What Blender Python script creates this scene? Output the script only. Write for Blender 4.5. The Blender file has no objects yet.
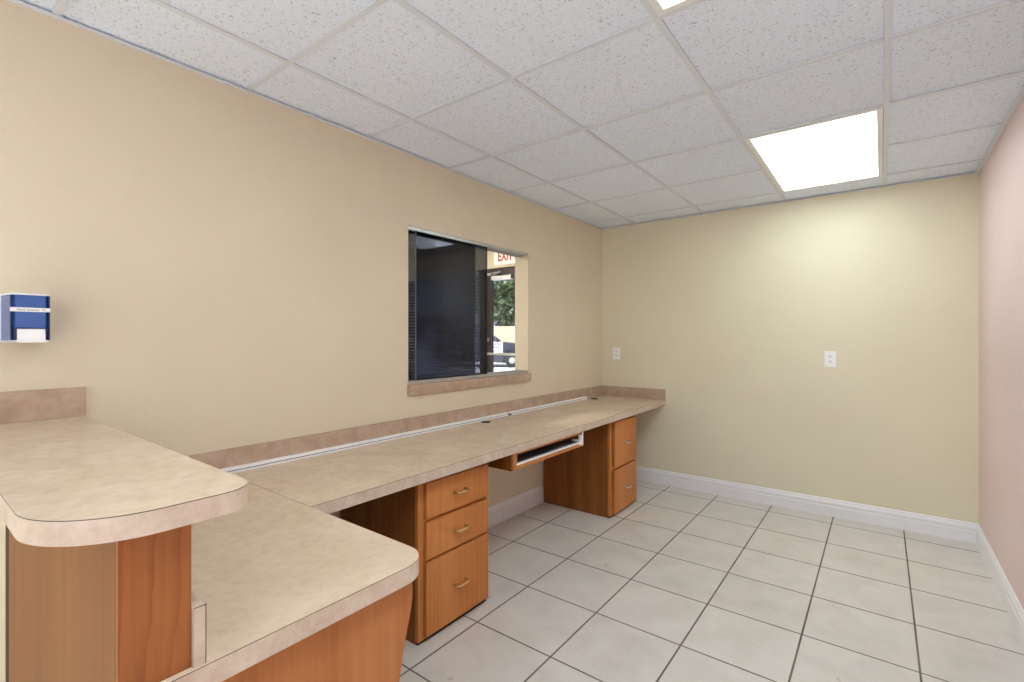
import bpy, bmesh, math, random
from mathutils import Vector, Matrix
random.seed(7)
S = bpy.context.scene
C = S.collection
PI = math.pi

# ------------------------------------------------------------------ room dimensions (metres)
WL, WR, WB, WF = -2.177, 0.497, 4.292, -2.30      # left, right, back, front walls
H = 2.389                                         # height of the ceiling grid
TH = 0.127                                        # thickness of the left wall
CAM_H = 1.327

GZ = -.0805                                       # pavement level outside
# ------------------------------------------------------------------ object helpers
LOC = {}
def rec(o, loc):
    LOC[o.name] = Vector(loc)
    return o
def thing(name, label, cat, loc, group=None):
    o = bpy.data.objects.new(name, None); C.objects.link(o)
    o.empty_display_size = 0.1
    o.location = loc
    o['label'] = label; o['category'] = cat
    if group: o['group'] = group
    return rec(o, loc)
def obj(name, bm, mats, parent=None, bevel=0.0, seg=2, smooth=None, label=None):
    base = LOC[parent.name] if parent else Vector((0, 0, 0))
    if bevel > 0:
        es = [e for e in bm.edges if len(e.link_faces) == 2 and e.calc_face_angle(0) > 0.5]
        bmesh.ops.bevel(bm, geom=es, offset=bevel, segments=seg, profile=0.5, affect='EDGES', clamp_overlap=True)
    if base.length: bmesh.ops.translate(bm, vec=-base, verts=bm.verts)
    bmesh.ops.recalc_face_normals(bm, faces=bm.faces)
    me = bpy.data.meshes.new(name); bm.to_mesh(me); bm.free()
    for m in (mats if isinstance(mats, (list, tuple)) else [mats]): me.materials.append(m)
    if smooth:
        me.polygons.foreach_set('use_smooth', [True] * len(me.polygons))
        try: me.set_sharp_from_angle(angle=smooth)
        except Exception: pass
    o = bpy.data.objects.new(name, me); C.objects.link(o)
    if parent: o.parent = parent
    LOC[o.name] = base.copy()
    if label: o['label'] = label
    return o
def struct(name, bm, mats, parent=None, **k):
    o = obj(name, bm, mats, parent, **k)
    if not parent: o['kind'] = 'structure'
    return o
def tag(o, label, cat, group=None):
    o['label'] = label; o['category'] = cat
    if group: o['group'] = group
    return o

def NB(): return bmesh.new()
def bx(bm, x0, x1, y0, y1, z0, z1, mi=0):
    vs = [bm.verts.new((x, y, z)) for x in (x0, x1) for y in (y0, y1) for z in (z0, z1)]
    for q in ((0,1,3,2),(4,6,7,5),(0,4,5,1),(2,3,7,6),(0,2,6,4),(1,5,7,3)):
        f = bm.faces.new([vs[i] for i in q]); f.material_index = mi
    return bm
def prism(bm, pts, z0, z1, ax='z', mi=0):
    """extrude a polygon; ax='z': pts (x,y); ax='x': pts (y,z); ax='y': pts (x,z)"""
    def P(p, t):
        return {'z': (p[0], p[1], t), 'x': (t, p[0], p[1]), 'y': (p[0], t, p[1])}[ax]
    a = [bm.verts.new(P(p, z0)) for p in pts]; b = [bm.verts.new(P(p, z1)) for p in pts]
    n = len(pts)
    fs = [bm.faces.new(a[::-1]), bm.faces.new(b)]
    for i in range(n): fs.append(bm.faces.new((a[i], a[(i+1)%n], b[(i+1)%n], b[i])))
    for f in fs: f.material_index = mi
    return bm
def tube(bm, path, r, seg=10, cap=True):
    path = [Vector(p) for p in path]
    rings = []
    up = None
    for i, p in enumerate(path):
        t = (path[min(i+1, len(path)-1)] - path[max(i-1, 0)]).normalized()
        if up is None:
            up = Vector((0,0,1)) if abs(t.z) < .9 else Vector((1,0,0))
        s = t.cross(up).normalized(); u = s.cross(t).normalized(); up = u
        rr = r[i] if isinstance(r, (list, tuple)) else r
        rings.append([bm.verts.new(p + (s*math.cos(a) + u*math.sin(a))*rr) for a in [2*PI*k/seg for k in range(seg)]])
    for A, B in zip(rings, rings[1:]):
        for k in range(seg): bm.faces.new((A[k], A[(k+1)%seg], B[(k+1)%seg], B[k]))
    if cap: bm.faces.new(rings[0][::-1]); bm.faces.new(rings[-1])
    return bm
def cyl(bm, c, axis, r, h, seg=24, r2=None):
    c = Vector(c); a = Vector({'x':(1,0,0),'y':(0,1,0),'z':(0,0,1)}[axis] if isinstance(axis, str) else axis)
    return tube(bm, [c, c + a*h], [r, r if r2 is None else r2], seg)
def arc(cx, cy, r, a0, a1, n=10):
    return [(cx + r*math.cos(math.radians(a0 + (a1-a0)*i/n)), cy + r*math.sin(math.radians(a0 + (a1-a0)*i/n))) for i in range(n+1)]
def text_bm(txt, size, width=None, depth=0.0006, bold=0.0):
    cu = bpy.data.curves.new('txt', 'FONT'); cu.body = txt; cu.size = size; cu.extrude = depth
    cu.align_x = 'CENTER'; cu.align_y = 'CENTER'; cu.offset = bold
    o = bpy.data.objects.new('txt', cu); C.objects.link(o)
    dg = bpy.context.evaluated_depsgraph_get()
    me = bpy.data.meshes.new_from_object(o.evaluated_get(dg))
    bm = NB(); bm.from_mesh(me)
    bpy.data.objects.remove(o); bpy.data.curves.remove(cu); bpy.data.meshes.remove(me)
    xs = [v.co.x for v in bm.verts]; ys = [v.co.y for v in bm.verts]
    c = Vector(((min(xs)+max(xs))/2, (min(ys)+max(ys))/2, 0))
    bmesh.ops.translate(bm, vec=-c, verts=bm.verts)
    if width:
        k = width/(max(xs)-min(xs)); bmesh.ops.scale(bm, vec=(k, 1, 1), verts=bm.verts)
    return bm

# ------------------------------------------------------------------ materials
def srgb(r, g, b):
    f = lambda c: (c/255/12.92) if c/255 <= .04045 else ((c/255+.055)/1.055)**2.4
    return (f(r), f(g), f(b), 1)
class M:
    def __init__(s, name, col=(.8,.8,.8,1), rough=.5, metal=0.0, spec=.5):
        s.m = bpy.data.materials.new(name); s.m.use_nodes = True
        s.t = s.m.node_tree; s.n = s.t.nodes; s.l = s.t.links
        s.b = s.n['Principled BSDF']; s.out = s.n['Material Output']
        s.b.inputs['Base Color'].default_value = col
        s.b.inputs['Roughness'].default_value = rough
        s.b.inputs['Metallic'].default_value = metal
        s.b.inputs['Specular IOR Level'].default_value = spec
    def node(s, t, **k):
        n = s.n.new(t)
        for a, v in k.items():
            if a in n.inputs.keys(): n.inputs[a].default_value = v
            else: setattr(n, a, v)
        return n
    def link(s, a, b): s.l.new(a, b)
    def coord(s, scale=(1,1,1), src='Object'):
        tc = s.node('ShaderNodeTexCoord'); mp = s.node('ShaderNodeMapping')
        mp.inputs['Scale'].default_value = scale
        s.link(tc.outputs[src], mp.inputs['Vector']); return mp.outputs['Vector']
    def noise(s, vec, scale, detail=4, rough=.55, dist=0):
        n = s.node('ShaderNodeTexNoise'); n.inputs['Scale'].default_value = scale
        n.inputs['Detail'].default_value = detail; n.inputs['Roughness'].default_value = rough
        n.inputs['Distortion'].default_value = dist
        s.link(vec, n.inputs['Vector']); return n.outputs['Fac']
    def ramp(s, fac, stops):
        r = s.node('ShaderNodeValToRGB'); e = r.color_ramp.elements
        while len(e) < len(stops): e.new(.5)
        for x, (p, c) in zip(e, stops): x.position = p; x.color = c
        s.link(fac, r.inputs['Fac']); return r.outputs['Color']
    def mix(s, fac, a, b, mode='MIX'):
        n = s.node('ShaderNodeMix', data_type='RGBA', blend_type=mode)
        for sock, v in ((n.inputs[0], fac), (n.inputs[6], a), (n.inputs[7], b)):
            if hasattr(v, 'links'): s.link(v, sock)
            else: sock.default_value = v
        return n.outputs[2]
    def math(s, op, a, b=0.0, c=0.0):
        n = s.node('ShaderNodeMath', operation=op)
        for i, v in enumerate((a, b, c)):
            if hasattr(v, 'links'): s.link(v, n.inputs[i])
            else: n.inputs[i].default_value = v
        return n.outputs[0]
    def color(s, c): s.link(c, s.b.inputs['Base Color'])
    def bump(s, h, strength=.2, dist=.01):
        n = s.node('ShaderNodeBump'); n.inputs['Strength'].default_value = strength
        n.inputs['Distance'].default_value = dist
        s.link(h, n.inputs['Height']); s.link(n.outputs['Normal'], s.b.inputs['Normal'])

def mat_paint(name, c1, c2, bump=.08):
    m = M(name, rough=.62, spec=.3)
    v = m.coord()
    big = m.noise(v, 1.6, 3)
    m.color(m.ramp(big, [(.3, c1), (.7, c2)]))
    a = m.noise(v, 55, 3, .6); b = m.noise(v, 14, 3, .5)
    hgt = m.math('ADD', m.ramp(a, [(.45, (0,0,0,1)), (.62, (1,1,1,1))]), m.math('MULTIPLY', b, .8))
    m.bump(hgt, bump, .004)
    return m.m
def mat_plain(name, col, rough=.5, metal=0.0, spec=.5, var=.06, scale=30):
    m = M(name, col, rough, metal, spec)
    f = m.noise(m.coord(), scale, 3)
    d = tuple(max(0, c*(1-var)) for c in col[:3]) + (1,)
    u = tuple(min(1, c*(1+var)) for c in col[:3]) + (1,)
    m.color(m.ramp(f, [(.3, d), (.7, u)]))
    return m.m
def mat_wood(name, dark, mid, light, rough=.38, dens=1.0, figure=.22):
    m = M(name, rough=rough, spec=.22)
    v = m.coord((34*dens, 34*dens, 1.1))
    fine = m.noise(v, 1.6, 7, .62)
    v2 = m.coord((9*dens, 9*dens, .55))
    broad = m.noise(v2, 1.0, 3, .5, .4)
    base = m.ramp(m.math('ADD', m.math('MULTIPLY', fine, .4), m.math('MULTIPLY', broad, .6)),
                  [(.36, dark), (.5, mid), (.66, light)])
    v3 = m.coord((150*dens, 150*dens, 3.2))
    pores = m.ramp(m.noise(v3, 1.0, 3, .6), [(.36, (.68,.64,.6,1)), (.5, (1,1,1,1))])
    col = m.mix(figure, base, pores, 'MULTIPLY')
    m.color(col)
    m.bump(fine, .04, .002)
    return m.m
def mat_laminate(name, a, b, c, rough=.27, sc=1.0):
    m = M(name, rough=rough, spec=.42)
    v = m.coord()
    n1 = m.noise(v, 7*sc, 6, .6, .6); n2 = m.noise(v, 38*sc, 5, .6)
    base = m.ramp(n1, [(.32, a), (.5, b), (.68, c)])
    sp = m.ramp(n2, [(.3, (.90,.885,.87,1)), (.55, (1,1,1,1)), (.8, (1.0,.99,.98,1))])
    m.color(m.mix(1.0, base, sp, 'MULTIPLY'))
    return m.m

WALL = mat_paint('wall paint pale yellow', srgb(216,203,179), srgb(221,208,184))
WALLB = mat_paint('wall paint butter yellow', srgb(221,213,188), srgb(225,217,193))
PINK = mat_paint('wall paint pale pink', srgb(223,201,198), srgb(228,207,204), .2)
WHITE = mat_plain('white trim paint', srgb(232,231,233), .35, var=.02)
WHITEPL = mat_plain('white plastic', srgb(240,240,240), .4, var=.02)
METALW = mat_plain('white enamel metal', srgb(234,234,232), .4, var=.02)
ALU = mat_plain('brushed aluminium', srgb(196,196,196), .34, .85, var=.04)
BRONZE = mat_plain('dark bronze metal', srgb(58,50,46), .4, .3, var=.05)
LAM = mat_laminate('beige mottled laminate', srgb(203,182,158), srgb(208,188,165), srgb(214,195,173))
LAME = mat_laminate('rosy beige laminate edge', srgb(190,170,152), srgb(201,182,165), srgb(210,194,179), .4, 2.2)
LAMB = mat_laminate('brown beige laminate upstand', srgb(172,146,126), srgb(184,158,138), srgb(194,170,152), .4, 1.6)
GAPSHADE = mat_plain('dark brown gap shade', srgb(62,42,24), .7)
KRAFT = mat_plain('dark laminate seam', srgb(74,62,54), .6, var=.1)
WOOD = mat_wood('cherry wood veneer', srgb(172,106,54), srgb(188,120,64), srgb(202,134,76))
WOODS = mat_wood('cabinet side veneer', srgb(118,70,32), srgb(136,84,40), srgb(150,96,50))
WOODP = mat_wood('honey wood panel', srgb(116,66,20), srgb(128,77,27), srgb(138,87,33), dens=1.4, figure=.2)
WOODQ = mat_wood('leg panel veneer', srgb(160,98,54), srgb(174,112,66), srgb(186,124,78), dens=.8, figure=.2)
BRASS = mat_plain('antique brass', srgb(196,160,112), .3, .9, var=.08)
NICKEL = mat_plain('satin nickel', srgb(206,196,182), .3, .9, var=.05)
BLACK = mat_plain('black plastic', srgb(14,13,13), .7, spec=.2, var=.1)
GREYIN = mat_plain('grey tray liner', srgb(92,92,100), .4, var=.1)
GASKET = mat_plain('grey vinyl', srgb(96,98,106), .5)
REDL = mat_plain('sign red', srgb(205,60,40), .5)
PURPLE = mat_plain('sign purple', srgb(96,70,130), .6)
CONC = mat_plain('pale concrete', srgb(206,198,190), .85, var=.08, scale=6)
ROOF = mat_plain('roof board', srgb(120,118,114), .9)

def mat_floor():
    m = M('ceramic floor tiles', rough=.3, spec=.45)
    tc = m.node('ShaderNodeTexCoord'); sp = m.node('ShaderNodeSeparateXYZ')
    m.link(tc.outputs['Object'], sp.inputs[0])
    T = .4049; g = .0075
    fx = m.math('DIVIDE', m.math('ADD', sp.outputs[0], 1.0926 + 20*T), T)
    fy = m.math('DIVIDE', m.math('ADD', sp.outputs[1], -2.0958 + 20*T), T)
    def edge(f):
        fr = m.math('FRACT', f)
        d = m.math('SUBTRACT', .5, m.math('ABSOLUTE', m.math('SUBTRACT', fr, .5)))   # distance to nearest joint
        return m.math('MULTIPLY', d, T)
    dmin = m.math('MINIMUM', edge(fx), edge(fy))
    mask = m.node('ShaderNodeMapRange'); m.link(dmin, mask.inputs[0])
    mask.inputs[1].default_value = g/2*.75; mask.inputs[2].default_value = g/2*1.25
    comb = m.node('ShaderNodeCombineXYZ')
    m.link(m.math('FLOOR', fx), comb.inputs[0]); m.link(m.math('FLOOR', fy), comb.inputs[1])
    wn = m.node('ShaderNodeTexWhiteNoise', noise_dimensions='3D'); m.link(comb.outputs[0], wn.inputs['Vector'])
    v = m.coord()
    n1 = m.noise(v, 5.5, 5, .6, .4); n2 = m.noise(v, 60, 3)
    tile = m.ramp(n1, [(.3, srgb(203,198,191)), (.5, srgb(211,206,200)), (.7, srgb(217,213,207))])
    tone = m.ramp(wn.outputs['Value'], [(0, (.955,.955,.955,1)), (1, (1,1,1,1))])
    tile = m.mix(1.0, tile, tone, 'MULTIPLY')
    tile = m.mix(.35, tile, m.ramp(n2, [(.3, (.9,.9,.88,1)), (.6, (1,1,1,1))]), 'MULTIPLY')
    spots = m.ramp(m.noise(v, 13, 1), [(.2, (.55,.5,.45,1)), (.225, (1,1,1,1))])
    tile = m.mix(.5, tile, spots, 'MULTIPLY')
    grout = m.ramp(m.noise(v, 3.0, 3), [(.35, srgb(84,76,70)), (.65, srgb(120,112,104))])
    m.color(m.mix(mask.outputs[0], grout, tile))
    m.link(m.ramp(mask.outputs[0], [(0, (.85,.85,.85,1)), (1, (.3,.3,.3,1))]), m.b.inputs['Roughness'])
    m.bump(m.math('ADD', mask.outputs[0], m.math('MULTIPLY', n2, .04)), .5, .003)
    return m.m
FLOOR = mat_floor()

def mat_ceiling():
    m = M('fissured mineral ceiling tile', rough=.9, spec=.1)
    v = m.coord()
    a = m.noise(v, 115, 2, .5, .8); b = m.noise(v, 240, 2)
    pits = m.ramp(a, [(.33, (.66,.655,.65,1)), (.40, (1,1,1,1))])
    pin = m.ramp(b, [(.30, (.80,.80,.79,1)), (.37, (1,1,1,1))])
    col = m.mix(1.0, m.mix(1.0, srgb(231,240,253), pits, 'MULTIPLY'), pin, 'MULTIPLY')
    m.color(col)
    m.bump(m.math('ADD', m.ramp(a, [(.33, (0,0,0,1)), (.44, (1,1,1,1))]), b), .25, .004)
    return m.m
CEIL = mat_ceiling()
GRID = mat_plain('white ceiling grid', srgb(216,222,231), .45, var=.015)

def mat_emit(name, col, strength):
    m = M(name, col, .5)
    m.b.inputs['Emission Color'].default_value = col
    m.b.inputs['Emission Strength'].default_value = strength
    return m
def mat_diffuser(name, k):
    L_STR = 6.0*k
    m = mat_emit(name, (.87, .97, .985, 1), L_STR)
    # prismatic lens: two soft tube bands run along the fixture
    v = m.coord(); sp = m.node('ShaderNodeSeparateXYZ'); m.link(v, sp.inputs[0])
    w = m.math('ABSOLUTE', sp.outputs[0])
    band = m.ramp(m.math('MULTIPLY', w, 3.2), [(0, (1,1,1,1)), (.45, (.96,.96,.96,1)), (1, (.8,.8,.8,1))])
    m.link(m.math('MULTIPLY', band, L_STR), m.b.inputs['Emission Strength'])
    return m.m
DIFFS = [mat_diffuser('lit acrylic diffuser, older tubes', .74), mat_diffuser('lit acrylic diffuser', 1.08), mat_diffuser('lit acrylic diffuser, front', .85)]

def mat_glass(name, tint, gloss=1.0):
    """thin sheet: each face passes 'tint' and mirrors by Fresnel"""
    m = M(name)
    tr = m.node('ShaderNodeBsdfTransparent'); tr.inputs[0].default_value = tint
    gl = m.node('ShaderNodeBsdfGlossy'); gl.inputs['Roughness'].default_value = .01
    gl.inputs[0].default_value = (1, 1, 1, 1)
    fr = m.node('ShaderNodeFresnel'); fr.inputs[0].default_value = 1.42
    mx = m.node('ShaderNodeMixShader')
    m.link(m.math('MULTIPLY', fr.outputs[0], gloss), mx.inputs[0])
    m.link(tr.outputs[0], mx.inputs[1]); m.link(gl.outputs[0], mx.inputs[2])
    m.link(mx.outputs[0], m.out.inputs['Surface'])
    return m.m
SMOKED = mat_glass('smoked tinted glass', (.39, .40, .45, 1), .2)
CLEAR = mat_glass('grey tinted storefront glass', (.80, .82, .83, 1), .6)
CLEARF = mat_glass('clear window glass', (.97, .98, .98, 1), .6)

# ------------------------------------------------------------------ room shell
OY0, OY1, OZ0, OZ1 = 1.857, 3.052, 1.03, 1.978       # opening in the left wall
bm = NB()
bx(bm, WL-TH, WL, WF, OY0, 0, 2.5); bx(bm, WL-TH, WL, OY1, WB+.108, 0, 2.5)
bx(bm, WL-TH, WL, OY0, OY1, 0, OZ0); bx(bm, WL-TH, WL, OY0, OY1, OZ1, 2.5)
struct('wall_left', bm, WALL)
struct('wall_back', bx(NB(), WL, WR+.12, WB, WB+.108, 0, 2.5), WALLB)
struct('wall_right', bx(NB(), WR, WR+.12, WF, WB, 0, 2.5), PINK)
FW0, FW1, FZ0, FZ1 = -2.0, .38, .30, 2.22            # unseen window added behind the camera to light the ceiling
bm = NB()
bx(bm, WL-TH, FW0, WF-.12, WF, 0, 2.5); bx(bm, FW1, WR+.12, WF-.12, WF, 0, 2.5)
bx(bm, FW0, FW1, WF-.12, WF, 0, FZ0); bx(bm, FW0, FW1, WF-.12, WF, FZ1, 2.5)
struct('wall_front', bm, WALL)
bm = NB(); w = .05; ya, yb = WF-.09, WF-.03
bx(bm, FW0, FW0+w, ya, yb, FZ0, FZ1); bx(bm, FW1-w, FW1, ya, yb, FZ0, FZ1); bx(bm, FW0+w, FW1-w, ya, yb, FZ0, FZ0+w); bx(bm, FW0+w, FW1-w, ya, yb, FZ1-w, FZ1)
bx(bm, (FW0+FW1)/2-.025, (FW0+FW1)/2+.025, ya, yb, FZ0+w, FZ1-w)
fwin = struct('added_window', bm, WHITE)
obj('glass', bx(NB(), FW0+w, FW1-w, WF-.062, WF-.057, FZ0+w, FZ1-w), CLEARF, fwin)
struct('floor', bx(NB(), WL-TH, WR+.12, WF-.12, WB+.108, -.08, 0), FLOOR)

# suspended ceiling: mineral tiles resting on a white grid
GX0, GY0, GS, GSX = -1.824, 1.571, .6096, .6145
xs = [WL+.003] + [GX0 + GSX*i for i in range(4)] + [WR-.003]
ys = [WF+.003] + [GY0 + GS*j for j in range(-6, 5)] + [WB-.003]
LIGHTS = [(2, 2), (2, -2), (2, -6)]                  # grid modules (i, j) of the 2x4 ft troffers
def in_light(x, y):
    return any(GX0+GSX*i < x < GX0+GSX*(i+1) and GY0+GS*j < y < GY0+GS*(j+2) for i, j in LIGHTS)
bm = NB()
for a, b in zip(xs, xs[1:]):
    for c, d in zip(ys, ys[1:]):
        if b-a < .05 or d-c < .05 or in_light((a+b)/2, (c+d)/2): continue
        q = .002
        bx(bm, a+q, b-q, c+q, d-q, H+.006+random.uniform(0, .0015), H+.02)
ceiling = struct('ceiling', bm, CEIL)
bm = NB()
gw = .0115
def rail(x0, x1, y0, y1): bx(bm, x0, x1, y0, y1, H, H+.005)
for x in xs[1:-1]: rail(x-gw, x+gw, ys[0], ys[-1])
for y in ys[1:-1]:
    for a, b in zip(xs, xs[1:]):
        if in_light((a+b)/2, y): continue
        rail(a+gw if a > WL+.01 else a, b-gw if b < WR-.01 else b, y-gw, y+gw)
obj('ceiling_grid', bm, GRID, ceiling, bevel=.001, seg=1)
struct('ceiling_deck', bx(NB(), WL-TH, WR+.12, WF-.12, WB+.108, 2.5, 2.56), ROOF)
# wall angle all round
bm = NB(); an = .022
for (x0, x1, y0, y1) in ((WL, WL+.0015, WF, WB), (WR-.0015, WR, WF, WB)):
    bx(bm, x0, x1, y0, y1, H-.004, H+.02)
bx(bm, WL+.0016, WL+an, WF, WB, H-.0035, H-.001); bx(bm, WR-an, WR-.0016, WF, WB, H-.0035, H-.001)
bx(bm, WL+an, WR-an, WB-an, WB-.0016, H-.0035, H-.001); bx(bm, WL+.002, WR-.002, WB-.0015, WB, H-.004, H+.02)
struct('trim_1', bm, GRID)

# colonial baseboards
PROF = [(0,0), (.014,0), (.014,.072), (.0115,.078), (.0115,.088), (.014,.092), (.0125,.104), (.008,.113), (.006,.124), (.002,.129), (0,.129)]
def baseboard(name, ax, wall, sgn, a, b):
    pts = [(wall + sgn*p, z) for p, z in PROF]
    struct(name, prism(NB(), pts, a, b, ax), WHITE)
def bb_y(name, wall, sgn, a, b):      # runs along Y (profile in x,z)
    struct(name, prism(NB(), [(wall+sgn*p, z) for p, z in PROF], a, b, 'y'), WHITE)
def bb_x(name, wall, sgn, a, b):      # runs along X (profile in y,z)
    struct(name, prism(NB(), [(wall+sgn*p, z) for p, z in PROF], a, b, 'x'), WHITE)
struct('baseboard_left', prism(NB(), [(WL+p, z*1.08) for p, z in PROF], .36, 3.243, 'y'), WHITE)
bb_x('baseboard_back', WB, -1, WL+.001, WR-.0005)
bb_y('baseboard_right', WR, -1, WF+.001, WB-.0145)
bb_x('baseboard_front', WF, 1, WL+.001, WR-.015)

# ------------------------------------------------------------------ ceiling troffers
LT = ['large lit panel light in the ceiling near the back wall',
      'lit ceiling panel light cut off by the top edge of the photo',
      'lit ceiling panel light nearest the front wall, behind the camera']
for (i, j), lab, DIFF in zip(LIGHTS, LT, DIFFS):
    x0, x1 = GX0+GSX*i+gw+.002, GX0+GSX*(i+1)-gw-.002
    y0, y1 = GY0+GS*j+gw+.002, GY0+GS*(j+2)-gw-.002
    cx, cy = (x0+x1)/2, (y0+y1)/2
    t = thing('ceiling_light', lab, 'ceiling light', (cx, cy, H), 'lit ceiling panels')
    bm = NB(); w = .024
    for q in ((x0, x0+w, y0, y1), (x1-w, x1, y0, y1), (x0+w, x1-w, y0, y0+w), (x0+w, x1-w, y1-w, y1)):
        bx(bm, *q, H-.004, H+.02)
    obj('frame', bm, METALW, t, bevel=.002, seg=1)
    obj('diffuser', bx(NB(), x0+w+.0005, x1-w-.0005, y0+w+.0005, y1-w-.0005, H+.003, H+.008), DIFF, t)
    obj('housing', bx(NB(), x0+.01, x1-.01, y0+.01, y1-.01, H+.0205, H+.09), METALW, t)

# ------------------------------------------------------------------ counters
CT, CB = .765, .722            # desk top and underside
SH = .0016                     # laminate sheet, its dark core shows as a line
def counter_parts(t, pts, z0, z1, name='top'):
    obj('edge_band', prism(NB(), pts, z0, z1-SH), LAME, t, bevel=.0012, seg=1, label='rosy beige laminate edge')
    cx = sum(p[0] for p in pts)/len(pts); cy = sum(p[1] for p in pts)/len(pts)
    bm = prism(NB(), pts, z1-SH, z1, mi=1)
    bm.faces.ensure_lookup_table()
    for f in bm.faces:
        f.normal_update()
        if f.normal.z > .9: f.material_index = 0
    obj(name, bm, [LAM, KRAFT], t)
FX = -1.505                                   # front of the long desk
long_pts = [(WL+.0005, .868), (FX, .868), (FX-.034, WB-.0005), (WL+.0005, WB-.0005)]
t = thing('worktop', 'long beige laminate worktop along the left wall under the window', 'worktop', (WL, 2.6, CB))
counter_parts(t, long_pts, CB, CT, 'laminate_top')
bs = .02
obj('backsplash', bx(NB(), WL+.0005, WL+bs, .868, WB-bs, CT, .861), LAMB, t, bevel=.001, seg=1, label='low laminate upstand along the wall')
obj('backsplash', bx(NB(), WL+.0005, FX-.036, WB-bs, WB-.0005, CT, .861), LAMB, t, bevel=.001, seg=1, label='short laminate upstand on the back wall')

RX, RY = -.921, .8665
ret_pts = [(WL+.0005, .323), (-.935, .323), (-.935, .20), (RX, .20)] + arc(RX-.085, RY-.085, .085, 0, 90, 12) + [(WL+.0005, RY)]
t = thing('worktop', 'short wide worktop with a rounded corner beside the raised counter', 'worktop', (WL, .5, CB))
counter_parts(t, ret_pts, CB, CT, 'laminate_top')
obj('backsplash', bx(NB(), WL+.0005, WL+bs, .3435, .8675, CT, .861), LAMB, t, bevel=.001, seg=1, label='low laminate upstand along the wall')
bm = bx(NB(), WL+.0005, -.926, .323, .341, CT, .867)
obj('backsplash', bm, LAME, t, bevel=.0012, seg=1, label='laminate upstand standing against the raised bar')
# dark seam lines of that upstand
bm = NB()
bx(bm, -.9285, -.9255, .3405, .3417, CT, .8675); bx(bm, -.9260, -.9252, .3235, .3417, .8664, .8677)
obj('seam_line', bm, KRAFT, t)
# curved leg panel under the short worktop
prof = [(.345, 0), (.755, 0), (.757, .30), (.765, .40), (.778, .477), (.789, .54), (.803, .595), (.815, .64), (.820, .67), (.820, CB-.0005), (.345, CB-.0005)]
obj('leg_panel', prism(NB(), prof, -.966, -.945, 'x'), WOODQ, t, bevel=.0012, seg=1, label='wood leg panel with a curved edge')

# raised bar
bx0, bx1, by0, by1 = -1.972, -.936, .222, .3225
t = thing('raised_counter', 'raised counter at the left with a rounded beige laminate top on a wood clad base', 'counter', ((bx0+bx1)/2, .27, 0))
obj('core', bx(NB(), bx0, bx1-.012, by0+.012, by1, 0, 1.0215), WOODS, t)
obj('gap_shade_strip', bx(NB(), -2.0425, bx0-.0002, by0+.0015, by1, 0, 1.0215), GAPSHADE, t, label='dark strip painted as the shade in the gap beside the front panel')  # dark brown filler, its colour stands in for shade in the gap
obj('front_panel', bx(NB(), bx0, bx1-.0125, by0, by0+.0115, 0, 1.0215), WOODP, t, bevel=.0008, seg=1, label='honey coloured front panel')
def mat_endpanel():
    m = M('knotty end panel veneer', rough=.4, spec=.4)
    v = m.coord((14, 9, .9)); n = m.noise(v, 1.0, 4, .5, .6)
    base = m.ramp(n, [(.3, srgb(148,88,44)), (.5, srgb(166,102,54)), (.7, srgb(178,114,64))])
    # long cathedral figure lines
    tc = m.node('ShaderNodeTexCoord'); sp = m.node('ShaderNodeSeparateXYZ'); m.link(tc.outputs['Object'], sp.inputs[0])
    wob = m.noise(m.coord((1, 2.2, 2.2)), 1.6, 2)
    u = m.math('MULTIPLY', m.math('ADD', sp.outputs[1], m.math('MULTIPLY', wob, .09)), 27)
    fr = m.math('FRACT', u)
    line = m.ramp(fr, [(0, (.72,.66,.6,1)), (.06, (1,1,1,1)), (.7, (1,1,1,1)), (1, (.84,.8,.76,1))])
    fine = m.ramp(m.noise(m.coord((120, 120, 3)), 1.0, 3), [(.35, (.82,.78,.74,1)), (.55, (1,1,1,1))])
    m.color(m.mix(.5, m.mix(1.0, base, line, 'MULTIPLY'), fine, 'MULTIPLY'))
    return m.m
ENDP = mat_endpanel()
obj('end_panel', bx(NB(), bx1-.0118, bx1, by0+.0005, by1, 0, 1.0215), ENDP, t, bevel=.0008, seg=1, label='darker end panel with a wavy grain')

BXE = -.896
bar_pts = arc(BXE-.15, .124+.15, .15, -90, 0, 14) + arc(BXE-.06, .418-.06, .06, 0, 90, 10) + [(WL+.0005, .418), (WL+.0005, .124)]
counter_parts(t, bar_pts, 1.022, 1.06, 'laminate_top')
obj('backsplash', bx(NB(), WL, WL+bs, .05, .427, 1.0605, 1.157), LAMB, t, bevel=.001, seg=1, label='laminate upstand on the wall')
# painted stub of wall the bar base is built against
struct('trim_2', bx(NB(), WL+.0005, -2.043, .222, .3222, 0, 1.0215), WALL)

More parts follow.
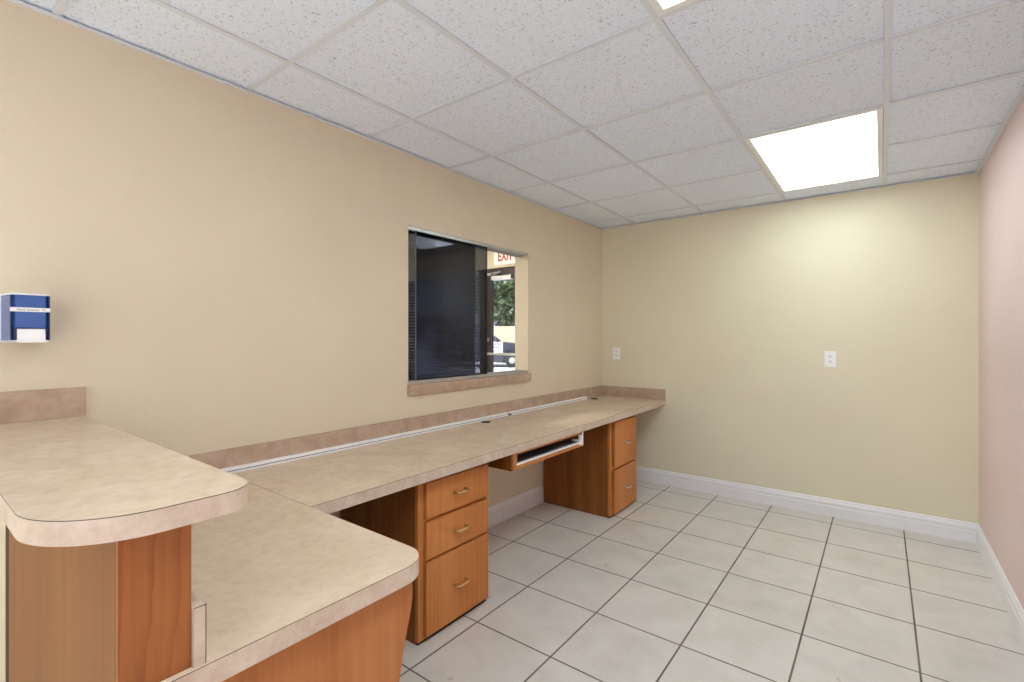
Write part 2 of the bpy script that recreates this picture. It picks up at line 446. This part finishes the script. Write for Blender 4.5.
# ------------------------------------------------------------------ drawer cabinets
def bail_handle(parent, x, y, z, m):
    bm = NB(); w = .038
    for s in (-1, 1):
        cyl(bm, (x+.0005, y+s*w, z), 'x', .0085, .003, 14)
        cyl(bm, (x+.003, y+s*w, z), 'x', .0048, .012, 12)
    path = [(x+.010, y-w, z), (x+.020, y-w, z-.001), (x+.0255, y-w+.004, z-.003), (x+.027, y-w+.012, z-.004), (x+.0275, y, z-.005),
            (x+.027, y+w-.012, z-.004), (x+.0255, y+w-.004, z-.003), (x+.020, y+w, z-.001), (x+.010, y+w, z)]
    tube(bm, path, [.0048, .0048, .005, .0056, .0062, .0056, .005, .0048, .0048], 10)
    return obj('handle', bm, m, parent, smooth=.9, label='small metal bail handle')
def cabinet(label, y0, y1, drawers, m, dy0, dy1):
    t = thing('drawer_cabinet', label, 'drawer cabinet', (-1.86, (y0+y1)/2, 0))
    xb, xf = WL+.016, -1.581
    th = .018; top = CB-.0005
    bm = NB()
    bx(bm, xb, xf-.019, y0, y0+th, 0, top); bx(bm, xb, xf-.019, y1-th, y1, 0, top)
    bx(bm, xb, xb+.008, y0+th, y1-th, .05, top); bx(bm, xb+.008, xf-.02, y0+th, y1-th, .05, .068)
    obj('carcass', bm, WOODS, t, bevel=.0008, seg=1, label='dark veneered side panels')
    bm = NB(); st = .032
    bx(bm, xf-.0188, xf, y0, y0+st, .012, top); bx(bm, xf-.0188, xf, y1-st, y1, .012, top)
    bx(bm, xf-.0188, xf, y0+st, y1-st, top-.03, top); bx(bm, xf-.0188, xf, y0+st, y1-st, .012, .05)
    for (za, zb), (zc, zd) in zip(drawers, drawers[1:]):
        zm = (za+zd)/2; bx(bm, xf-.0188, xf, y0+st, y1-st, zm-.016, zm+.016)
    obj('face_frame', bm, WOOD, t, bevel=.001, seg=1)
    obj('plinth', bx(NB(), xf-.026, xf-.004, y0+.002, y1-.002, 0, .0118), BLACK, t)
    for za, zb in drawers:
        bm = bx(NB(), xf+.0006, xf+.0196, dy0, dy1, za, zb)
        d = obj('drawer', bm, WOOD, t, bevel=.003, seg=2)
        bail_handle(d, xf+.0196, (dy0+dy1)/2, (za+zb)/2, m)
    return t
cabinet('wooden cabinet of three drawers with brass handles under the long worktop', 1.402, 1.858,
        [(.540, .694), (.362, .522), (.030, .350)], BRASS, 1.434, 1.846)
cabinet('wooden cabinet of two deep drawers near the back wall', 3.25, 3.70,
        [(.360, .698), (.024, .345)], NICKEL, 3.292, 3.684)

# ------------------------------------------------------------------ keyboard drawer slung under the worktop
kx, ky0, ky1 = -1.534, 2.0, 2.762
t = thing('keyboard_drawer', 'shallow open keyboard drawer hung under the long worktop between the two cabinets', 'drawer', (kx-.2, (ky0+ky1)/2, .627))
kt = CB-.0005
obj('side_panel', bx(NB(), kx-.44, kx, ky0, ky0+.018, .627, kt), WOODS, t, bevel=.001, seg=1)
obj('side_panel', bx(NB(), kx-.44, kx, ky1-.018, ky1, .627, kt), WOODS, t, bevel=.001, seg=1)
obj('post', bx(NB(), kx-.03, kx, ky0+.0185, ky0+.05, .627, kt), WOOD, t, bevel=.001, seg=1)
obj('top_rail', bx(NB(), kx-.02, kx-.004, ky0+.0505, ky1-.0185, .704, kt), WOOD, t, bevel=.001, seg=1)
obj('bottom_panel', bx(NB(), kx-.44, kx-.001, ky0+.0505, ky1-.0185, .627, .648), WOOD, t, bevel=.001, seg=1)
obj('liner', bx(NB(), kx-.43, kx-.012, ky0+.0505, ky1-.0505, .6485, .654), GREYIN, t, label='grey tray liner')
obj('front_lip', bx(NB(), kx-.011, kx+.002, ky0+.046, ky1-.0185, .6485, .6575), WHITEPL, t, bevel=.001, seg=1, label='white plastic edge strip')
bm = NB()
bx(bm, kx-.006, kx+.003, ky1-.017, ky1-.002, .630, kt-.004); bx(bm, kx-.06, kx-.001, ky1-.046, ky1-.019, .658, .668)
bx(bm, kx-.02, kx-.001, ky1-.024, ky1-.0186, .668, .70); bx(bm, kx-.004, kx+.003, ky1-.05, ky1-.0175, .640, .6484)
bx(bm, kx-.006, kx+.003, ky1-.030, ky1-.0225, .6580, .700)
obj('bracket', bm, WHITEPL, t, bevel=.0008, seg=1, label='white slide bracket')
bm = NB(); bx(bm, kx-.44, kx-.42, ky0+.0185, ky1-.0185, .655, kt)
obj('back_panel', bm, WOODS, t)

# ------------------------------------------------------------------ cable raceway and grommets on the long worktop
def raceway(y0, y1, lab):
    x0 = WL+bs+.001; w = .026
    pts = [(x0, CT+.0005), (x0+w, CT+.0005), (x0+w, CT+.0085), (x0+w-.005, CT+.0085), (x0+w-.005, CT+.0125),
           (x0+w, CT+.0125), (x0+w, CT+.0205), (x0+w-.002, CT+.0225), (x0, CT+.0225)]
    t = thing('cable_raceway', lab, 'cable channel', (x0, y0, CT), 'white cable channels')
    obj('channel', prism(NB(), pts, y0, y1, 'y'), WHITEPL, t, label='white plastic channel')
    obj('groove_strip', bx(NB(), x0+w-.0048, x0+w-.0012, y0+.001, y1-.001, CT+.0088, CT+.0122), GASKET, t, label='grey groove strip')
raceway(.36, 2.74, 'longer white cable channel on the worktop, running from the raised counter to below the window')
raceway(2.775, 3.915, 'shorter white cable channel on the worktop, nearer the back wall')
bm = NB(); bx(bm, WL+bs+.012, WL+bs+.034, 2.745, 2.772, CT+.0005, CT+.012)
tag(obj('cable_clip', bm, GASKET, bevel=.002), 'small grey clip in the gap between the two cable channels', 'clip')
def grommet(x, y, lab):
    t = thing('desk_grommet', lab, 'grommet', (x, y, CT), 'black cable grommets')
    bm = NB(); n = 28
    prof = [(.0235, .0004), (.034, .0004), (.034, .002), (.032, .0032), (.0245, .0032), (.0235, .002)]
    rings = [[bm.verts.new((x+r*math.cos(2*PI*k/n), y+r*math.sin(2*PI*k/n), CT+z)) for k in range(n)] for r, z in prof]
    for a in range(len(prof)):
        A, B = rings[a], rings[(a+1)%len(prof)]
        for k in range(n): bm.faces.new((A[k], A[(k+1)%n], B[(k+1)%n], B[k]))
    obj('ring', bm, BLACK, t, smooth=.8)
    bm = NB(); cyl(bm, (x, y, CT+.0004), 'z', .0233, .0016, n)
    obj('cap', bm, BLACK, t)
grommet(-2.084, 2.44, 'black cable grommet touching the cable channel below the window')
grommet(-2.085, 3.966, 'black cable grommet at the far end of the cable channel')

# ------------------------------------------------------------------ outlets on the back wall
def outlet(x, z, lab, kind):
    y = WB
    t = thing('wall_outlet', lab, 'outlet', (x, y, z), 'white wall outlets')
    obj('plate', bx(NB(), x-.036, x+.036, y-.006, y-.0005, z-.058, z+.058), WHITEPL, t, bevel=.0028, seg=2)
    for s in (1, -1):
        c = z + s*.0195
        pts = [(x+.0165*math.cos(a)*1.0, c+max(-.0135, min(.0135, .0175*math.sin(a)))) for a in [2*PI*k/24 for k in range(24)]]
        r = obj('receptacle', prism(NB(), pts, y-.0085, y-.0062, 'y'), WHITEPL, t)
        bm = NB()
        bx(bm, x-.008, x-.0055, y-.0089, y-.0086, c-.002, c+.008); bx(bm, x+.0055, x+.008, y-.0089, y-.0086, c-.001, c+.007)
        cyl(bm, (x, y-.0089, c-.0075), 'y', .0028, .0003, 10)
        obj('slots', bm, BLACK, r, label='dark plug slots')
    bm = NB(); cyl(bm, (x, y-.0075, z), 'y', .0032, .0012, 12)
    obj('screw', bm, METALW, t)
outlet(-.302, 1.168, 'white duplex outlet in the middle of the bare back wall', 0)
outlet(-2.018, 1.176, 'white outlet on the back wall beside the corner, above the worktop', 0)

# ------------------------------------------------------------------ hand sanitizer dispenser on the left wall
def mat_bluepl():
    m = M('translucent blue plastic', srgb(72,116,196), .16, spec=.6)
    m.b.inputs['Transmission Weight'].default_value = .35
    m.b.inputs['Alpha'].default_value = 1
    return m.m
BLUE = mat_bluepl()
BLUED = mat_plain('deep blue liquid bag', srgb(34,62,150), .35)
NAVY = mat_plain('navy plastic rim', srgb(28,40,84), .35)
GREYB = mat_plain('grey blue side plastic', srgb(128,140,156), .35)
dx = WL; fz = 1.317; tz = 1.456; yc0, yc1 = .236, .3215; yw0, yw1 = .2265, .331; fx = WL+.112
t = thing('soap_dispenser', 'blue and white hand soap dispenser on the wall above the raised counter', 'dispenser', (dx, .279, fz))
obj('back_plate', bx(NB(), dx, dx+.012, yw0-.003, yw1+.003, fz-.006, tz+.006), WHITEPL, t, bevel=.003)
# tapered translucent cover, open behind, with a recess for the push lever
pts = [(dx+.0125, yw0), (fx-.012, yc0), (fx, yc0+.010), (fx, yc1-.010), (fx-.012, yc1), (dx+.0125, yw1)]
obj('cover', prism(NB(), pts, fz+.002, tz), BLUE, t, bevel=.003, seg=2, label='translucent blue cover')
pts = [(dx+.0125, yw0-.0015), (fx-.012, yc0-.0015), (fx+.0015, yc0+.009), (fx+.0045, .279), (fx+.0015, yc1-.009), (fx-.012, yc1+.0015), (dx+.0125, yw1+.0015)]
obj('top_cap', prism(NB(), pts, tz+.0005, tz+.005), WHITEPL, t, bevel=.0015, label='white top cap')
for (a, b) in ((yc0-.0007, yc0+.0022), (yc1-.0026, yc1+.0007)):
    obj('rim', bx(NB(), fx-.010, fx+.0006, a, b, fz+.002, tz), NAVY, t, bevel=.0015, label='dark corner rim')
bm = NB()
bx(bm, fx+.0002, fx+.0016, yc0+.006, yc1-.006, fz+.004, fz+.040)
obj('recess', bm, NAVY, t, label='navy recess around the lever')
pts = [(fx+.0017, fz+.001), (fx+.0095, fz-.005), (fx+.009, fz+.008), (fx+.005, fz+.034), (fx+.0017, fz+.036)]
pl = prism(NB(), pts, yc0+.013, yc1-.011, 'y')
obj('push_lever', pl, WHITEPL, t, bevel=.0015, label='white push lever')
bm = NB(); pts = [(yc0+.002, fz+.001), (.279, fz-.0055), (yc1-.002, fz+.001), (yc1-.002, fz+.0018), (yc0+.002, fz+.0018)]
prism(bm, pts, fx-.05, fx+.0012, 'x'); obj('base', bm, WHITEPL, t, label='white curved bottom edge')
lb = obj('label_band', bx(NB(), fx+.0004, fx+.0022, yc0-.002, yc1+.001, 1.4055, 1.4180), WHITEPL, t, label='white band with dark lettering')
def wall_text(bm, x, y, z):        # text reads along +Y on a face looking towards +X
    R = Matrix(((0,0,1),(1,0,0),(0,1,0)))
    bmesh.ops.rotate(bm, matrix=R, verts=bm.verts, cent=(0,0,0))
    bmesh.ops.translate(bm, vec=(x, y, z), verts=bm.verts); return bm
obj('lettering', wall_text(text_bm('Hand Sanitizer', .0098, .050, .0002), fx+.0024, .274, 1.4118), BLACK, lb)
bm = NB(); tube(bm, [(fx+.0024, .3075+.003*math.cos(a), 1.4118+.003*math.sin(a)) for a in [PI*.3+1.6*PI*k/10 for k in range(11)]], .0006, 6)
bx(bm, fx+.0022, fx+.0027, .3095, .3125, 1.4123, 1.4141)
obj('symbol', bm, NAVY, lb)

# ------------------------------------------------------------------ pass-through window
bm = NB()
bx(bm, WL-TH-.012, WL+.0004, OY0+.0005, OY1-.0005, OZ0+.0005, OZ0+.022); bx(bm, WL+.0005, WL+.022, OY0-.008, OY1+.013, OZ0-.038, OZ0+.022)
sill = struct('window_1', bm, LAMB, bevel=.0015, seg=1)
tz0 = OZ0+.0225
bm = NB()    # bottom track
bx(bm, WL-.100, WL-.006, OY0+.001, OY1-.001, tz0, tz0+.006)
for x in (WL-.099, WL-.068, WL-.037, WL-.009): bx(bm, x, x+.003, OY0+.001, OY1-.001, tz0+.006, tz0+.020)
obj('sill_track', bm, ALU, sill, bevel=.0006, seg=1)
bm = NB()
zt = OZ1-.0005
bx(bm, WL-.100, WL-.006, OY0+.001, OY1-.001, zt-.008, zt)
for x in (WL-.099, WL-.068, WL-.037, WL-.009): bx(bm, x, x+.003, OY0+.001, OY1-.001, zt-.020, zt-.008)
obj('head_track', bm, ALU, sill, bevel=.0006, seg=1)
pz0, pz1 = tz0+.008, zt-.012
def sliding(x, y0, y1, lab):
    t = thing('sliding_pane', lab, 'window pane', (x, (y0+y1)/2, pz0), 'smoked sliding window panes')
    obj('glass', bx(NB(), x-.003, x+.003, y0+.004, y1-.004, pz0, pz1), SMOKED, t)
    for e in (y0, y1-.0038): obj('edge_strip', bx(NB(), x-.0034, x+.0034, e, e+.0038, pz0, pz1), GASKET, t)
sliding(WL-.021, 1.930, 2.585, 'front smoked glass sliding pane, reaching to the open right part')
sliding(WL-.052, OY0+.004, 2.492, 'rear smoked glass sliding pane against the left jamb')

# ------------------------------------------------------------------ lobby beyond the window
LX0, LX1, LY0, LY1, LH = -7.2, WL-TH, -1.2, 4.40, 2.62
LOBW = mat_paint('lobby wall paint cream', srgb(226,216,188), srgb(230,221,195))
LOBC = mat_plain('lobby ceiling white', srgb(224,224,222), .9, var=.03, scale=60)
SX0, SX1, DX0, DX1, HZ = -6.6, -3.83, -3.82, -2.78, 2.145       # storefront window / door extents
bm = NB(); y0, y1 = LY1, LY1+.16
bx(bm, LX0-.16, SX0, y0, y1, 0, LH); bx(bm, SX0, LX1-.0005, y0, y1, HZ, LH); bx(bm, DX1, LX1-.0005, y0, y1, 0, HZ)
bx(bm, SX0, SX1, y0, y1, 0, .35)
struct('wall_storefront', bm, LOBW)
struct('wall_lobby_left', bx(NB(), LX0-.16, LX0, LY0, LY1, 0, LH), LOBW)
struct('wall_lobby_front', bx(NB(), LX0-.16, LX1-.0005, LY0-.12, LY0, 0, LH), LOBW)
struct('floor_lobby', bx(NB(), LX0-.16, LX1-.0005, LY0-.12, LY1+.16, -.08, 0), FLOOR)
struct('ceiling_lobby', bx(NB(), LX0-.16, LX1-.0005, LY0-.12, LY1+.16, LH, LH+.08), LOBC)
t = thing('ceiling_light', 'lit ceiling light in the lobby beyond the window', 'ceiling light', (-4.3, 2.2, LH))
bm = NB(); x0, x1, y0, y1, w = -4.6, -4.0, 1.6, 2.8, .03
for q in ((x0, x0+w, y0, y1), (x1-w, x1, y0, y1), (x0+w, x1-w, y0, y0+w), (x0+w, x1-w, y1-w, y1)): bx(bm, *q, LH-.03, LH-.0005)
obj('frame', bm, METALW, t)
LDIFF = mat_emit('lobby lamp diffuser', (1, .97, .92, 1), 34.0).m
obj('diffuser', bx(NB(), x0+w, x1-w, y0+w, y1-w, LH-.024, LH-.016), LDIFF, t)

# storefront window with horizontal blinds
def framed(name, x0, x1, z0, z1, mull, y):
    bm = NB(); w = .05
    bx(bm, x0, x0+w, y, y+.10, z0, z1); bx(bm, x1-w, x1, y, y+.10, z0, z1)
    bx(bm, x0+w, x1-w, y, y+.10, z1-w, z1); bx(bm, x0+w, x1-w, y, y+.10, z0, z0+w)
    for xm in mull: bx(bm, xm-.025, xm+.025, y, y+.10, z0+w, z1-w)
    return bm
wy = LY1+.03
win = struct('window_2', framed('w', SX0, SX1-.001, .35, HZ, (-5.2,), wy), BRONZE)
obj('glass', bx(NB(), SX0+.05, SX1-.05, wy+.05, wy+.056, .40, HZ-.05), CLEARF, win)
BL = mat_plain('pale vinyl blind', srgb(216,214,214), .5, var=.02)
for bx0_, bx1_, lab in ((SX0+.03, -5.22, 'horizontal slat blind on the lobby window, left half'), (-5.18, SX1-.03, 'horizontal slat blind on the lobby window beside the entrance door')):
    t = thing('window_blind', lab, 'blind', ((bx0_+bx1_)/2, LY1-.04, HZ), 'lobby window blinds')
    obj('head_rail', bx(NB(), bx0_, bx1_, LY1-.065, LY1-.015, HZ-.06, HZ-.02), BL, t)
    bm = NB(); z = HZ-.09
    while z > .40:
        a = math.radians(-14); yy = LY1-.04; d = .024
        c, s = math.cos(a)*d, math.sin(a)*d
        prism(bm, [(yy-c, z-s), (yy+c, z+s), (yy+c, z+s+.0016), (yy-c, z-s+.0016)], bx0_, bx1_, 'x'); z -= .041
    o = obj('slats', bm, BL, t)
    bm = NB()
    for xx in (bx0_+.15, (bx0_+bx1_)/2, bx1_-.15): bx(bm, xx-.0015, xx+.0015, LY1-.0415, LY1-.0385, .38, HZ-.06)
    obj('ladder_cords', bm, BL, t)
    obj('bottom_rail', bx(NB(), bx0_, bx1_, LY1-.062, LY1-.018, .365, .385), BL, t)

# entrance door: dark frame, glass leaf, push bar, lock, closer
fw = .045; dz = 2.06
bm = NB(); y = wy
bx(bm, DX0, DX0+fw, y, y+.10, 0, HZ); bx(bm, DX1-fw, DX1-.001, y, y+.10, 0, HZ); bx(bm, DX0+fw, DX1-fw, y, y+.10, dz, HZ-.001)
door = struct('door_1', bm, BRONZE)
a, b = DX0+fw+.004, DX1-fw-.004
bm = NB()
bx(bm, a, a+.055, y+.02, y+.065, .01, dz-.004); bx(bm, b-.055, b, y+.02, y+.065, .01, dz-.004)
bx(bm, a+.055, b-.055, y+.02, y+.065, dz-.055, dz-.004); bx(bm, a+.055, b-.055, y+.02, y+.065, .01, .20)
obj('door_leaf', bm, BRONZE, door, bevel=.002, seg=1)
obj('glass', bx(NB(), a+.055, b-.055, y+.04, y+.046, .20, dz-.055), CLEAR, door)
bm = NB(); tube(bm, [(a+.02, y-.03, 1.132), (b-.02, y-.03, 1.132)], .016, 12)
for xx in (a+.025, b-.025): bx(bm, xx-.012, xx+.012, y-.03, y+.0195, 1.118, 1.146)
obj('push_bar', bm, ALU, door, smooth=.8)
bm = NB(); cyl(bm, (a+.012, y+.0195, 1.30), (0,-1,0), .022, .022, 20); bx(bm, a+.006, a+.018, y-.016, y-.003, 1.285, 1.325)
obj('thumb_turn_lock', bm, ALU, door)
bm = NB(); bx(bm, a+.11, a+.40, y-.05, y+.0195, 2.004, 2.052)
tube(bm, [(a+.14, y-.055, 2.06), (a+.33, y-.15, 2.075), (a+.08, y-.012, 2.09)], .009, 8)
bx(bm, a+.02, a+.075, y-.02, y-.0005, 2.066, 2.094)
obj('door_closer', bm, ALU, door)

# EXIT sign above the door
ex, ez = -3.43, 2.265
t = thing('exit_sign', 'white EXIT sign with red letters above the lobby door', 'sign', (ex, LY1, ez-.095))
SIGN = mat_emit('lit sign face', srgb(240,232,222), .25).m
obj('housing', bx(NB(), ex-.16, ex+.16, LY1-.05, LY1-.0005, ez-.095, ez+.095), SIGN, t, bevel=.006)
bm = text_bm('EXIT', .155, .215, .001, .004)
bmesh.ops.rotate(bm, matrix=Matrix(((1,0,0),(0,0,-1),(0,1,0))), verts=bm.verts, cent=(0,0,0))
bmesh.ops.translate(bm, vec=(ex+.008, LY1-.0515, ez), verts=bm.verts)
obj('lettering', bm, REDL, t, label='red letters EXIT')

# ------------------------------------------------------------------ outside
ASPH = M('sunlit asphalt', rough=.9)
v = ASPH.coord(); ASPH.color(ASPH.ramp(ASPH.noise(v, 1.3, 6, .65), [(.3, srgb(196,186,182)), (.5, srgb(214,206,202)), (.7, srgb(222,212,206))]))
struct('ground', bx(NB(), -70, 40, -40, 75, -.20, GZ), ASPH.m)
YAW = math.radians(37.41)
RT = Vector((math.cos(YAW), math.sin(YAW), 0)); FD = Vector((-math.sin(YAW), math.cos(YAW), 0))
def place(depth, px):               # where a bearing from the pass-through meets the car park
    return FD*depth + RT*(depth*(px-512)/483.0)
def car(label, pos, heading, paint, tall=1.0, sign=False, van=False):
    """side profile lofted across the width; heading = unit vector of the nose"""
    root = thing('parked_car', label, 'car', (pos.x, pos.y, GZ))
    nose = heading; side = Vector((nose.y, -nose.x, 0)); up = Vector((0,0,1))
    P = lambda l, s, z: pos + nose*l + side*s + up*(z*tall+GZ)
    body = [(-2.25,.42),(-2.3,.75),(-2.2,1.12),(-2.05,1.2),(.65,1.17),(1.75,1.05),(2.2,.86),(2.28,.55),(2.2,.34)]
    if van: body = [(-2.25,.42),(-2.3,.75),(-2.3,1.80),(-2.12,1.98),(.9,1.98),(1.25,1.86),(1.75,1.22),(2.25,1.05),(2.3,.55),(2.2,.34)]
    wheel_arch = lambda c: [(c+.42*math.cos(x), .34+.42*math.sin(x)) for x in [PI*k/8 for k in range(9)]]
    low = [(1.80,.30)] + wheel_arch(1.36)[0:9] + [(.9,.26),(-.9,.26)] + wheel_arch(-1.36) + [(-1.8,.32)]
    loop = body + low
    bm = NB(); W = .90
    rings = []
    for s, k in ((-W, .0), (-W*.97, .02), (W*.97, .02), (W, .0)):
        rings.append([bm.verts.new(P(l, s, z)) for l, z in loop])
    n = len(loop)
    for A, B in zip(rings, rings[1:]):
        for k in range(n): bm.faces.new((A[k], A[(k+1)%n], B[(k+1)%n], B[k]))
    bm.faces.new(rings[0][::-1]); bm.faces.new(rings[-1])
    bmesh.ops.triangulate(bm, faces=[f for f in bm.faces if len(f.verts) > 4])
    obj('body', bm, paint, root)
    if van: gl = [(-1.9,1.985),(-1.9,2.03),(.5,2.03),(.6,2.01),(.62,2.0),(.64,1.985)]
    else: gl = [(-2.1,1.17),(-1.75,1.66),(-1.2,1.74),(-.2,1.74),(.15,1.66),(.85,1.16)]
    bm = NB(); r0 = [bm.verts.new(P(l, -W*(.97 if z < 1.3 else .76), z)) for l, z in gl]; r1 = [bm.verts.new(P(l, W*(.97 if z < 1.3 else .76), z)) for l, z in gl]
    for k in range(len(gl)): bm.faces.new((r0[k], r0[(k+1)%6], r1[(k+1)%6], r1[k]))
    bm.faces.new(r0[::-1]); bm.faces.new(r1)
    obj('roof', bm, paint, root)
    bm = NB()
    def sidewin(q):
        for sg in (1, -1):
            f = lambda l, z: P(l, sg*(W*(.97-(z-1.17)/(1.66-1.17)*.21)+.006), z)
            bm.faces.new([bm.verts.new(f(l, z)) for l, z in q])
    if van:
        for sg in (1, -1):
            bm.faces.new([bm.verts.new(P(l, sg*.905, z)) for l, z in ((.45,1.2),(.45,1.72),(1.1,1.72),(1.5,1.2))])
        bm.faces.new([bm.verts.new(P(*q)) for q in ((1.33,-.7,1.80),(1.33,.7,1.80),(1.74,.8,1.27),(1.74,-.8,1.27))])
    else: sidewin([(-1.75,1.24),(-1.55,1.58),(-.72,1.60),(-.72,1.24)]); sidewin([(-.62,1.24),(-.62,1.60),(.02,1.58),(.55,1.24)])
    if not van: bm.faces.new([bm.verts.new(P(*q)) for q in ((.18,-.66,1.63),(.18,.66,1.63),(.80,.82,1.22),(.80,-.82,1.22))])
    bmesh.ops.translate(bm, vec=(0,0,.004), verts=bm.verts)
    obj('windows', bm, GLASSD, root)
    for l in (1.36, -1.36):
        for sg in (1, -1):
            bm = NB(); c = P(l, sg*.90, .34/tall)
            tube(bm, [c - side*sg*.20, c - side*sg*.02, c + side*sg*.005], [.33, .33, .30], 24)
            w = obj('wheel', bm, TYRE, root, smooth=.7)
            bm = NB(); cyl(bm, c + side*sg*.006, side*sg, .15, .012, 16); obj('hub_cap', bm, ALU, w)
    for sg in (1, -1):
        bm = NB(); q = P(2.2, sg*.62, .80)
        tube(bm, [q - nose*.06, q + nose*.045], [.11, .09], 12); obj('headlight', bm, WHITEPL, root)
        bm = NB(); q = P(.62, sg*.99, 1.22); tube(bm, [q - nose*.07, q, q + nose*.07], [.05, .09, .04], 10); obj('wing_mirror', bm, paint, root)
    if sign:
        bm = NB()
        f = lambda l, z, d: P(l, W+d, z)
        bm.faces.new([bm.verts.new(f(l, z, .01)) for l, z in ((.42,.60),(.92,.60),(.92,1.14),(.42,1.14))])
        s = obj('door_sign', bm, WHITEPL, root, label='white panel with purple lettering on the door')
        for (z0, z1, l0, l1) in ((.99,1.07,.47,.86),(.85,.93,.50,.80),(.70,.77,.47,.86)):
            l = l0; bm = NB()
            while l < l1:
                w = random.uniform(.05, .09)
                bm.faces.new([bm.verts.new(f(a, z, .014)) for a, z in ((l,z0),(min(l+w,l1),z0),(min(l+w,l1),z1),(l,z1))]); l += w+.02
            obj('text_line', bm, PURPLE, s)
    return root
GLASSD = mat_plain('dark car glass', srgb(40,48,58), .08, spec=.8, var=.03)
TYRE = mat_plain('black tyre rubber', srgb(30,30,32), .8)
CARD = mat_plain('dark car paint', srgb(52,54,66), .2, spec=.7, var=.03)
CART = mat_plain('tan car paint', srgb(196,170,144), .25, spec=.6, var=.03)
CARS = mat_plain('silver car paint', srgb(150,152,160), .25, spec=.6, var=.03)
car('dark car with a white sign on its door, outside the lobby door', place(23.4, 484), RT, CARD, tall=1.06, sign=True)
car('tan van parked behind the dark car', place(27.5, 529), RT, CART, van=True)
car('silver car parked in front of the grey building', place(44, 500), RT, CARS)

# grey building across the car park
bp = place(60, 505)
root = thing('distant_building', 'grey building with dark windows across the car park', 'building', (bp.x, bp.y, GZ))
BGR = mat_plain('grey stucco', srgb(168,164,172), .8, var=.05, scale=3)
WDK = mat_plain('dark building glass', srgb(52,56,70), .15, var=.05)
def wbox(bm, l0, l1, d0, d1, z0, z1):
    vs = [bm.verts.new(bp + RT*l + FD*d + Vector((0,0,z+GZ))) for l in (l0, l1) for d in (d0, d1) for z in (z0, z1)]
    for q in ((0,1,3,2),(4,6,7,5),(0,4,5,1),(2,3,7,6),(0,2,6,4),(1,5,7,3)): bm.faces.new([vs[i] for i in q])
    return bm
obj('wall', wbox(NB(), -14, 14, 0, 8, 0, 3.7), BGR, root)
obj('roof', wbox(NB(), -14.6, 14.6, -.8, 8.6, 3.7, 4.1), ROOF, root)
for k in range(7):
    l = -12 + k*3.6
    obj('window', wbox(NB(), l, l+1.9, -.06, -.005, 1.2, 3.1), WDK, root)
# tree in the car park
tp = place(33, 507)
root = thing('leafy_tree', 'leafy green tree standing in the car park', 'tree', (tp.x, tp.y, GZ))
BARK = mat_plain('grey brown bark', srgb(84,74,64), .9, var=.2, scale=8)
bm = NB(); q = lambda a, b, z: tp + RT*a + FD*b + Vector((0,0,z+GZ))
tube(bm, [q(0,0,0), q(.03,0,1.2), q(-.03,.05,2.4), q(.1,0,3.6)], [.22,.17,.15,.10], 10)
for a in range(7):
    an = a*2*PI/7; tube(bm, [q(.0,0,2.3+.12*a), q(.9*math.cos(an), .9*math.sin(an), 3.2+.1*a), q(1.9*math.cos(an), 1.9*math.sin(an), 4.0+.15*a)], [.08,.055,.02], 7)
obj('trunk', bm, BARK, root, smooth=.8)
LEAF = M('green leaves', rough=.6); v = LEAF.coord()
LEAF.color(LEAF.ramp(LEAF.noise(v, 1.4, 3), [(.3, srgb(52,66,44)), (.5, srgb(78,94,64)), (.7, srgb(112,124,92))]))
bm = NB()
for k in range(4200):
    while True:
        a, b, c = random.uniform(-1,1), random.uniform(-1,1), random.uniform(-1,1)
        r = (a*a+b*b+c*c)**.5
        if .35 < r < 1: break
    lump = 1 + .16*math.sin(5*a+1.3)*math.cos(4*b) + .12*math.sin(7*c)
    p = q(a*2.9*lump, b*2.7*lump, 4.7 + c*2.35*lump - .25*max(0, a*a))
    n = Vector((random.gauss(0,1), random.gauss(0,1), random.gauss(.6,1))).normalized()
    u = n.orthogonal().normalized(); u = (Matrix.Rotation(random.uniform(0, 6.28), 3, n) @ u); w = n.cross(u); s = random.uniform(.10, .19)
    bm.faces.new([bm.verts.new(p + u*s*1.5), bm.verts.new(p + w*s*.6), bm.verts.new(p - u*s*1.5), bm.verts.new(p - w*s*.6)])
obj('foliage', bm, LEAF.m, root)

# ------------------------------------------------------------------ daylight outside
W = bpy.data.worlds.new('sky'); S.world = W; W.use_nodes = True
nt = W.node_tree; bg = nt.nodes['Background']
sky = nt.nodes.new('ShaderNodeTexSky'); sky.sky_type = 'NISHITA'; sky.sun_disc = False
sky.sun_elevation = math.radians(50); sky.sun_rotation = math.radians(200)
nt.links.new(sky.outputs[0], bg.inputs['Color']); bg.inputs['Strength'].default_value = .2
sd = bpy.data.lights.new('sun', 'SUN'); sd.energy = 8.0; sd.angle = math.radians(.6); sd.color = (.97, 1, 1)
so = bpy.data.objects.new('sun', sd); C.objects.link(so)
so.rotation_euler = Vector((-.05, .745, -.67)).to_track_quat('-Z', 'Y').to_euler()

# ------------------------------------------------------------------ camera
cd = bpy.data.cameras.new('camera'); cam = bpy.data.objects.new('camera', cd); C.objects.link(cam)
cd.sensor_fit = 'HORIZONTAL'; cd.sensor_width = 36.0; cd.lens = 36.0*483/1024
cd.shift_y = -3.5/1024; cd.clip_start = .02; cd.clip_end = 300
cam.location = (0, 0, CAM_H); cam.rotation_euler = (PI/2, 0, YAW)
S.camera = cam
vs = S.view_settings
vs.view_transform = 'Standard'; vs.look = 'None'; vs.gamma = 1.0; vs.exposure = 0.81; vs.use_curve_mapping = False
S.cycles.use_denoising = True
S.cycles.max_bounces = 14; S.cycles.diffuse_bounces = 8; S.cycles.transparent_max_bounces = 16
S.cycles.sample_clamp_indirect = 6.0
